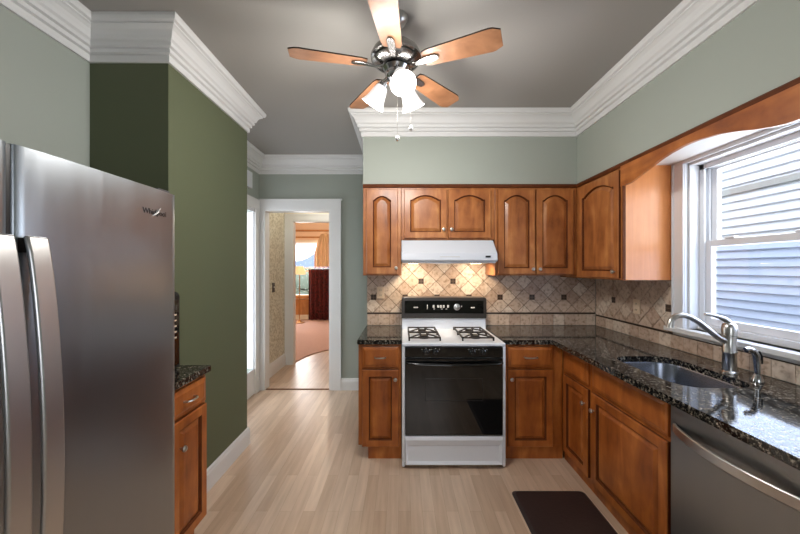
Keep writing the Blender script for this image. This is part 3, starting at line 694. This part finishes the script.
# front panel with burner knobs
fp = obj('burner_panel', MB().box(RX0+0.022, RX1-0.022, RF-0.012, RF+0.02, 0.815, 0.890), M['black_gloss'], rg, bevel=0.004)
for x in (0.175, 0.245, 0.515, 0.592):
    kb = MB().lathe([(0.024, 0), (0.024, 0.006), (0.019, 0.009), (0.017, 0.024), (0.003, 0.026)], (x, RF-0.012, 0.853), (0, -1, 0), 18).box(x-0.004, x+0.004, RF-0.042, RF-0.012, 0.835, 0.871)
    obj('burner_knob', kb, M['knob_black'], fp, smooth=True)
    for dx, dz in ((-0.029, 0.872), (0.029, 0.872), (0, 0.881)): obj('dial_mark', MB().box(x+dx-0.003, x+dx+0.003, RF-0.0128, RF-0.012, dz, dz+0.004), M['mark'], fp)
# side strips
for xx in (RX0, RX1-0.02): obj('side_trim', MB().box(xx, xx+0.02, RF-0.006, RF+0.02, 0.012, 0.893), M['enamel'], rg, bevel=0.003)
od = obj('oven_door', MB().box(RX0+0.022, RX1-0.022, RF-0.016, RF+0.02, 0.248, 0.808), M['black_gloss'], rg, bevel=0.006)
obj('window_frame', MB().box(0.17, 0.59, RF-0.0185, RF-0.016, 0.50, 0.502).box(0.17, 0.59, RF-0.0185, RF-0.016, 0.66, 0.662).box(0.17, 0.172, RF-0.0185, RF-0.016, 0.50, 0.66).box(0.588, 0.59, RF-0.0185, RF-0.016, 0.50, 0.66), M['console'], od)
hp = [(RX0+0.03, RF-0.02, 0.778)] + [(RX0+0.05+(0.66)*k/12, RF-0.045-0.012*math.sin(PI*k/12), 0.776-0.008*math.sin(PI*k/12)) for k in range(13)] + [(RX1-0.03, RF-0.02, 0.778)]
obj('handle', MB().tube(hp, 0.010, 10), M['black_gloss'], od, smooth=True)
obj('storage_drawer', MB().loops([[(RX0+0.022+i, y, 0.028+i), (RX1-0.022-i, y, 0.028+i), (RX1-0.022-i, y, 0.240-j), (RX0+0.022+i, y, 0.240-j)] for i, j, y in ((0, 0, RF+0.02), (0, 0, RF-0.010), (0.006, 0.028, RF-0.018), (0.020, 0.070, RF-0.008), (0.024, 0.074, RF-0.004))], True, True, True), M['enamel'], rg)
for x in (0.03, 0.73):
    for y in (RF+0.05, RB-0.08): obj('foot', MB().lathe([(0.015, 0), (0.015, 0.03)], (x, y, 0), n=10), M['black'], rg)
# burners and grates
def burner_pair(x0, x1):
    y0, y1 = 2.535, 2.99
    for yc in (2.65, 2.88):
        xc = (x0+x1)/2
        b = obj('burner', MB().lathe([(0.048, 0.917), (0.046, 0.925), (0.034, 0.930), (0.034, 0.940), (0.028, 0.944), (0.003, 0.944)], (xc, yc, 0), n=20), M['iron'], rg, smooth=True)
        g = MB(); r = 0.006; zt = 0.946; a, c = y0 if yc < 2.8 else 2.768, 2.762 if yc < 2.8 else y1
        g.box(x0, x1, a, a+0.011, zt-0.010, zt).box(x0, x1, c-0.011, c, zt-0.010, zt).box(x0, x0+0.011, a, c, zt-0.010, zt).box(x1-0.011, x1, a, c, zt-0.010, zt)
        for px, py in ((x0, a), (x1-0.011, a), (x0, c-0.011), (x1-0.011, c-0.011)): g.box(px, px+0.011, py, py+0.011, 0.917, zt)
        for px, py in ((x0+0.01, a+0.01), (x1-0.01, a+0.01), (x0+0.01, c-0.01), (x1-0.01, c-0.01)):
            dx, dy = xc-px, yc-py; g.tube([(px, py, zt-0.006), (px+dx*0.45, py+dy*0.45, zt+0.004), (px+dx*0.8, py+dy*0.8, zt+0.004)], 0.006, 6)
        obj('grate', g, M['iron'], rg)
burner_pair(0.050, 0.295); burner_pair(0.455, 0.700)

# ------------------------------------------------------------------ range hood
HX = (-0.004, 0.762)
hd = thing('range_hood', (0.38, 2.95, 1.52), 'white under-cabinet range hood with lit lamps above the range', 'range hood')
hz0, hz1 = 1.522, 1.702
obj('hood_shell', MB().prism([(YB-0.014, hz0), (2.675, hz0), (2.662, hz0+0.012), (2.672, hz0+0.065), (2.80, hz1), (YB-0.014, hz1)], 0, *HX), M['hood'], hd, bevel=0.006)
obj('lower_trim', MB().box(HX[0]+0.006, HX[1]-0.006, 2.70, YB-0.016, hz0-0.012, hz0), M['hood'], hd)
obj('filter_screen', MB().box(0.24, 0.52, 2.75, 3.10, hz0-0.015, hz0-0.012), M['nickel'], hd)
obj('emblem', MB().box(0.30, 0.46, 2.6640, 2.6700, hz0+0.034, hz0+0.040), M['nickel'], hd)
obj('switch', MB().box(0.665, 0.705, 2.660, 2.670, hz0+0.032, hz0+0.046), M['black'], hd)
for x in (0.10, 0.66):
    obj('hood_lamp', MB().box(x-0.04, x+0.04, 2.97, 3.03, hz0-0.014, hz0-0.012), M['hood_lamp'], hd)
    l = bpy.data.lights.new('hood_light', 'AREA'); l.size = 0.09; l.energy = 2.3; l.color = (1.0, 0.80, 0.56)
    o = bpy.data.objects.new('hood_light', l); C.objects.link(o); o.parent = hd; o.matrix_parent_inverse = Matrix.Identity(4)
    o.location = Vector((x, 2.95, hz0-0.024))-Vector((0.38, 2.95, 1.52)); o.rotation_euler = (math.radians(18), 0, 0)

# ------------------------------------------------------------------ refrigerator
FX, FY0, FY1, FYS, FZ = -0.985, 0.50, 1.455, 0.842, 1.785
fr = thing('refrigerator', (-1.3, 0.97, 0), 'large stainless steel side-by-side refrigerator with two bowed handles', 'refrigerator')
obj('cabinet_case', MB().box(-1.70, FX-0.065, FY0+0.004, FY1-0.004, 0.02, FZ-0.02), M['fridge_side'], fr, bevel=0.004)
obj('base_grille', MB().box(FX-0.06, FX-0.02, FY0+0.01, FY1-0.01, 0.01, 0.09), M['black'], fr)
def fdoor(y0, y1):
    n = 24; pts = []
    for t in [0, 0.004, 0.009]+[k/n for k in range(1, n)]+[0.991, 0.996, 1]:
        y = y0+(y1-y0)*t; e = min(t, 1-t)*(y1-y0)
        x = FX + 0.010*(1-(2*t-1)**4) - (0.006*(1-e/0.006)**2 if e < 0.006 else 0)
        pts.append((x, y))
    poly = pts + [(FX-0.06, y1), (FX-0.06, y0)]
    o = obj('door', MB().prism(poly, 2, 0.10, FZ), M['steel'], fr, smooth=True)
    return o
fd1 = fdoor(FY0, FYS-0.006); fd2 = fdoor(FYS+0.006, FY1)
def fhandle(yc, par):
    hp = []
    for k in range(31):
        t = k/30; z = 1.552-(1.552-0.36)*t; b = math.sin(PI*t)**0.75
        hp.append((FX+0.030+0.045*b, yc, z))
    h = obj('handle', MB().ribbon(hp, (0, 0.052, 0), (0.014, 0, 0)), M['steel_bar'], par, bevel=0.005, smooth=True)
    for za in (0.362, 1.510): obj('handle_mount', MB().box(FX, FX+0.030, yc-0.016, yc+0.016, za, za+0.038), M['console'], h)
obj('door_gasket', MB().box(FX-0.058, FX-0.006, FYS-0.007, FYS+0.007, 0.10, FZ-0.003), M['black'], fr)
fhandle(FYS-0.046, fd1); fhandle(FYS+0.032, fd2)
def text(name, s, size, m, par, world, rot, extr=0.0006, sx=1):
    cu = bpy.data.curves.new(name, 'FONT'); cu.body = s; cu.size = size; cu.extrude = extr; cu.align_x = 'CENTER'; cu.materials.append(m)
    tmp = bpy.data.objects.new('tmp', cu); me = bpy.data.meshes.new_from_object(tmp); bpy.data.objects.remove(tmp)
    o = bpy.data.objects.new(name, me); C.objects.link(o); o.parent = par
    o.matrix_local = WM[par.as_pointer()].inverted() @ (Matrix.Translation(Vector(world)) @ rot @ Matrix.Diagonal((sx, 1, 1, 1)))
    return o
RT = Matrix.Rotation(PI/2, 4, 'Z') @ Matrix.Rotation(PI/2, 4, 'X')
text('logo_lettering', 'Whirlpool', 0.030, M['dark_text'], fd2, (FX+0.0105, 1.322, 1.680), RT)
obj('logo_swoosh', MB().tube([(FX+0.0105, 1.305+0.004, 1.672), (FX+0.0120, 1.335, 1.690), (FX+0.0105, 1.352, 1.712)], 0.002, 6, rs=[0.0012, 0.0032, 0.0008]), M['silver_text'], fd2)
obj('hinge_cover', MB().box(FX-0.055, FX-0.01, FY1-0.09, FY1-0.02, FZ, FZ+0.012), M['fridge_side'], fr)

# ------------------------------------------------------------------ small cabinet and appliance beyond the fridge
XK = -1.085
b5 = thing('base_cabinet', (XK, 1.462, 0), 'small cherry base cabinet between the refrigerator and the olive wall', 'cabinet', PI/2)
body(b5, 0.384, XK-XL-0.002, 0.105, 0.900, cl, True, 0, 0.06)
cdrawer(b5, 0.06, 0.368, 0.750, 0.880, cl, pw=0.08); cdoor(b5, 0.095, 0.368, 0.125, 0.735, cl, 0, 0.150, 0.60, 0.05)
tag(obj('countertop', MB().box(XL+0.001, -1.052, 1.455, BY0-0.002, 0.901, 0.936), M['granite'], bevel=0.004), 'small black granite countertop beyond the refrigerator', 'countertop')
mw = thing('microwave', (-1.42, 1.64, 0.937), 'black microwave with a column of buttons behind the refrigerator', 'microwave')
mp_ = [(-1.66, 0.943)] + [(-1.195, 0.943)] + [(-1.195-0.03+0.03*math.cos(a), 1.345-0.03+0.03*math.sin(a)) for a in [PI/2*k/5 for k in range(6)]] + [(-1.66, 1.345)]
obj('case', MB().prism([(x, z) for x, z in mp_], 1, 1.462, 1.80), M['black'], mw, smooth=True)
cpn = obj('control_panel', MB().box(-1.1949, -1.192, 1.68, 1.79, 0.96, 1.30), M['black_gloss'], mw)
for r_ in range(5):
    for c_ in range(2): obj('button', MB().box(-1.192, -1.1905, 1.70+c_*0.045, 1.725+c_*0.045, 1.10+r_*0.03, 1.108+r_*0.03), M['outlet'], cpn)
obj('display', MB().box(-1.192, -1.1908, 1.70, 1.775, 1.25, 1.275), M['console'], cpn)
for x in (-1.62, -1.24):
    for y in (1.48, 1.76): obj('foot', MB().box(x, x+0.02, y, y+0.02, 0.9365, 0.943), M['black'], mw)

# ------------------------------------------------------------------ floor mat
fm = MB().loops([rrect(0.715+i, 1.19-i, 1.15+i, 2.20-i, 0.03, z) for i, z in ((0, 0.0005), (0, 0.006), (0.018, 0.016))], True, True, True)
tag(obj('floor_mat', fm, M['rubber'], smooth=False), 'dark brown anti-fatigue mat on the floor before the sink cabinet', 'mat')

# ------------------------------------------------------------------ ceiling fan
cx, cy = -0.032, 1.78
fan = thing('ceiling_fan', (cx, cy, 2.30), 'five-blade maple and nickel ceiling fan with glowing glass shades', 'ceiling fan')
ZBL = 2.540
obj('ceiling_canopy', MB().lathe([(0.062, ZC), (0.062, ZC-0.008), (0.050, ZC-0.03), (0.022, ZC-0.045), (0.012, ZC-0.05)], (cx, cy, 0)), M['nickel'], fan, smooth=True)
obj('downrod', MB().lathe([(0.011, ZC-0.145), (0.011, ZC-0.04)], (cx, cy, 0), n=12).lathe([(0.006, ZC-0.095), (0.022, ZC-0.085), (0.024, ZC-0.07), (0.012, ZC-0.055)], (cx, cy, 0), n=16), M['dark_metal'], fan, smooth=True)
obj('motor_housing', MB().lathe([(0.012, 2.668), (0.05, 2.662), (0.092, 2.645), (0.122, 2.618), (0.134, 2.592), (0.134, 2.580), (0.122, 2.574), (0.124, 2.564), (0.106, 2.552), (0.06, 2.542), (0.01, 2.542)], (cx, cy, 0), n=36), M['nickel_dark'], fan, smooth=True)
lk = obj('light_kit', MB().lathe([(0.01, 2.542), (0.062, 2.540), (0.070, 2.528), (0.056, 2.51), (0.058, 2.495), (0.050, 2.475), (0.03, 2.460), (0.006, 2.455)], (cx, cy, 0), n=30), M['chrome'], fan, smooth=True)
for k in range(5):
    a = math.radians(-96+72*k); ca, sa = math.cos(a), math.sin(a); tilt = math.radians(-11)
    def P(r, s, z=0):    # radial r, sideways s, with blade pitch
        return (cx+ca*r-sa*s*math.cos(tilt), cy+sa*r+ca*s*math.cos(tilt), ZBL+z+s*math.sin(tilt))
    st = []
    for i in range(15):
        t = i/14; r = 0.155+0.395*t; wd = 0.050+0.020*t
        if i >= 12: r -= (0, 0.010, 0.006)[i-12]; wd *= (1, 0.93, 0.66)[i-12]
        if i == 0: wd *= 0.82
        st.append((r, wd))
    vs = []; 
    for zt in (0, 0.007):
        vs += [P(r, -w_, zt) for r, w_ in st] + [P(r, w_, zt) for r, w_ in reversed(st)]
    kk = 2*len(st)
    b = MB().add(vs, [tuple(range(kk))], 0).add(vs, [tuple(range(kk, 2*kk))], 1).add(vs, [(i, (i+1) % kk, kk+(i+1) % kk, kk+i) for i in range(kk)], 1)
    bl = obj('blade', b, [M['maple'], M['blade_dark']], fan)
    br = MB().loops([[P(r, -w_, z), P(r, w_, z), P(r, w_, z-0.007), P(r, -w_, z-0.007)] for r, w_, z in ((0.07, 0.014, 0.003), (0.11, 0.012, -0.008), (0.15, 0.018, -0.003), (0.18, 0.020, -0.0015), (0.215, 0.020, -0.0015), (0.235, 0.010, -0.0015))], True, True, True)
    obj('blade_bracket', br, M['nickel_dark'], bl, bevel=0.002)
lampmat = M['lamp_glow']
for k, (ang, rad, tl) in enumerate(((-76, 0.030, 0.60), (155, 0.020, 0.56), (38, 0.014, 0.40))):
    a = math.radians(ang); d = Vector((math.cos(a)*tl, math.sin(a)*tl, -0.82)).normalized()
    p0 = Vector((cx, cy, 2.478)) + Vector((math.cos(a), math.sin(a), 0))*rad
    obj('lamp_arm', MB().tube([p0, p0+Vector((math.cos(a), math.sin(a), 0))*0.03, p0+Vector((math.cos(a), math.sin(a), 0))*0.045+d*0.02], 0.009, 10).lathe([(0.010, -0.004), (0.024, 0.0), (0.026, 0.022)], p0+Vector((math.cos(a), math.sin(a), 0))*0.045+d*0.01, d), M['chrome'], lk, smooth=True)
    q = p0+Vector((math.cos(a), math.sin(a), 0))*0.045+d*0.025
    sh = MB().lathe([(0.022, 0), (0.030, 0.008), (0.038, 0.03), (0.043, 0.055), (0.050, 0.082), (0.062, 0.108), (0.064, 0.114), (0.060, 0.112), (0.047, 0.082), (0.040, 0.055), (0.034, 0.03), (0.02, 0.012)], q, d, 26, cap=False)
    so_ = obj('lamp_shade', sh, M['lamp_glow'], fan, smooth=True)
    obj('light_bulb', MB().lathe([(0.010, 0.01), (0.014, 0.03), (0.026, 0.055), (0.027, 0.072), (0.018, 0.088), (0.003, 0.093)], q, d, 16), M['bulb'], so_, smooth=True)
    l = bpy.data.lights.new('fan_bulb_light', 'POINT'); l.energy = 15; l.color = (1.0, 0.96, 0.91); l.shadow_soft_size = 0.075
    o = bpy.data.objects.new('fan_bulb_light', l); C.objects.link(o); o.parent = fan; o.location = q+d*0.165-Vector((cx, cy, 2.30))
for (px, py, zb) in ((cx+0.008, cy-0.055, 2.125), (cx+0.078, cy-0.055, 2.18)):
    obj('pull_chain', MB().tube([(px, py, 2.50), (px, py, zb+0.02)], 0.0013, 6).lathe([(0.002, 0.028), (0.008, 0.018), (0.010, 0.008), (0.006, 0)], (px, py, zb), n=12), M['nickel'], fan, smooth=True)

# ------------------------------------------------------------------ outlets and switches
def plate(name, label, cat, loc, rz, m, duplex=True, w_=0.072, h_=0.115):
    t = thing(name, loc, label, cat, rz)
    pl = obj('cover_plate', MB().box(-w_/2, w_/2, -0.009, 0, -h_/2, h_/2), m, t, bevel=0.003, local=True)
    if duplex:
        for zz in (-0.025, 0.025): obj('socket', MB().box(-0.016, 0.016, -0.011, -0.009, zz-0.014, zz+0.014), m, t, bevel=0.002, local=True)
        for xx in (-0.008, 0.005):
            for zz in (-0.030, 0.018): obj('slot', MB().box(xx, xx+0.003, -0.0118, -0.011, zz, zz+0.012), M['dark_text'], t, local=True)
    else:
        obj('toggle', MB().box(-0.006, 0.006, -0.020, -0.009, -0.004, 0.014), M['mark'], t, local=True)
    return t
plate('outlet', 'beige outlet plate on the backsplash left of the range', 'outlet', (-0.205, YB-0.0108, 1.235), 0, M['outlet'])
plate('outlet', 'beige outlet plate on the window wall backsplash under the cabinet', 'outlet', (XR-0.0108, 2.64, 1.165), -PI/2, M['outlet'])
plate('light_switch', 'dark bronze light switch on the vestibule wallpaper', 'light switch', (-1.7795, 4.63, 1.20), PI/2, M['plate_dark'], False, 0.08, 0.13)

# ------------------------------------------------------------------ living room furnishings
def drape_mb(x0, x1, y, z0, z1, folds, amp, narrow=1.0, th=0.006):
    n = folds*8; L = []
    for row in range(9):
        v = row/8; z = z1+(z0-z1)*v; k = narrow+(1-narrow)*math.sin(min(1, v*1.4)*PI/2); xc = (x0+x1)/2; hw = (x1-x0)/2*k
        f = [(xc-hw+2*hw*i/n, y+amp*math.sin(2*PI*folds*i/n+0.5*math.sin(3*v)), z) for i in range(n+1)]
        g = [(p[0], p[1]+th, p[2]) for p in reversed(f)]
        L.append(f+g)
    return MB().loops(L, True, True, True)
rc = thing('red_curtain', (-2.3, 9.30, 0.02), 'dark red patterned curtain hanging on a low rod in the far room', 'curtain')
obj('cloth', drape_mb(-2.60, -1.75, 9.32, 0.03, 1.44, 7, 0.035), M['red_cloth'], rc, smooth=True)
obj('rod', MB().tube([(-2.85, 9.32, 1.475), (-1.70, 9.32, 1.475)], 0.012, 8).tube([(-1.74, 9.32, 1.475), (-1.74, 9.46, 1.475), (-1.74, 9.50, 1.475)], 0.01, 8).tube([(-2.84, 9.32, 1.475), (-2.84, 9.505, 1.475)], 0.008, 8), M['brass'], rc, smooth=True)
gd = thing('gold_drape', (-2.2, 9.36, 1.5), 'gold gathered drape at the side of the far window', 'drape')
obj('cloth', drape_mb(-2.44, -1.85, 9.31, 1.50, 2.42, 5, 0.045, 0.35), M['drape'], gd, smooth=True)
obj('tie_knot', MB().lathe([(0.01, -0.07), (0.05, -0.04), (0.065, 0), (0.05, 0.05), (0.01, 0.08)], (-2.135, 9.35, 2.38), (0, 0, 1), 12), M['drape'], gd, smooth=True)
sw = []
for (za, sag) in ((2.13, 0.16), (2.06, 0.22), (1.98, 0.30)):
    sw.append([(-3.6+1.25*i/16, 9.44, za-sag*math.sin(PI*i/16)) for i in range(17)])
smb = MB()
n0 = sw[0]; top = [(-3.6+1.25*i/16, 9.44, 2.20) for i in range(17)]
smb.loops([top, sw[0], [(p[0], 9.42, p[2]) for p in sw[1]], [(p[0], 9.45, p[2]-0.0) for p in sw[2]]], False)
for s_ in sw: smb.tube([(p[0], p[1]-0.015, p[2]) for p in s_], 0.010, 6)
tag(obj('lace_swag', smb, M['sheer'], smooth=True), 'sheer lace swag draped across the far window top', 'curtain')
fl = thing('floor_lamp', (-2.72, 8.9, 0.014), 'brass floor lamp with pale shade before the far window', 'lamp')
obj('base', MB().lathe([(0.13, 0.014), (0.13, 0.03), (0.05, 0.05), (0.02, 0.09), (0.012, 0.11)], (-2.72, 8.9, 0), n=20), M['brass'], fl, smooth=True)
obj('pole', MB().lathe([(0.012, 0.09), (0.012, 1.36)], (-2.72, 8.9, 0), n=12), M['brass'], fl, smooth=True)
obj('lamp_shade', MB().lathe([(0.17, 1.30), (0.10, 1.52), (0.096, 1.52), (0.165, 1.30)], (-2.72, 8.9, 0), n=20, cap=False), M['lamp_cloth'], fl, smooth=True)
l = bpy.data.lights.new('living_room_fill_light', 'POINT'); l.energy = 42; l.color = (1.0, 0.84, 0.66); l.shadow_soft_size = 0.1  # unseen lamp without fixture, added to warm and brighten the far room
o = bpy.data.objects.new('living_room_fill_light', l); C.objects.link(o); o.location = (-1.6, 7.6, 2.5)
l = bpy.data.lights.new('vestibule_fill_light', 'POINT'); l.energy = 9; l.color = (1.0, 0.92, 0.80); l.shadow_soft_size = 0.08  # added fill lamp, no fixture here; brightens the vestibule
o = bpy.data.objects.new('vestibule_fill_light', l); C.objects.link(o); o.location = (-1.15, 4.65, 2.55)
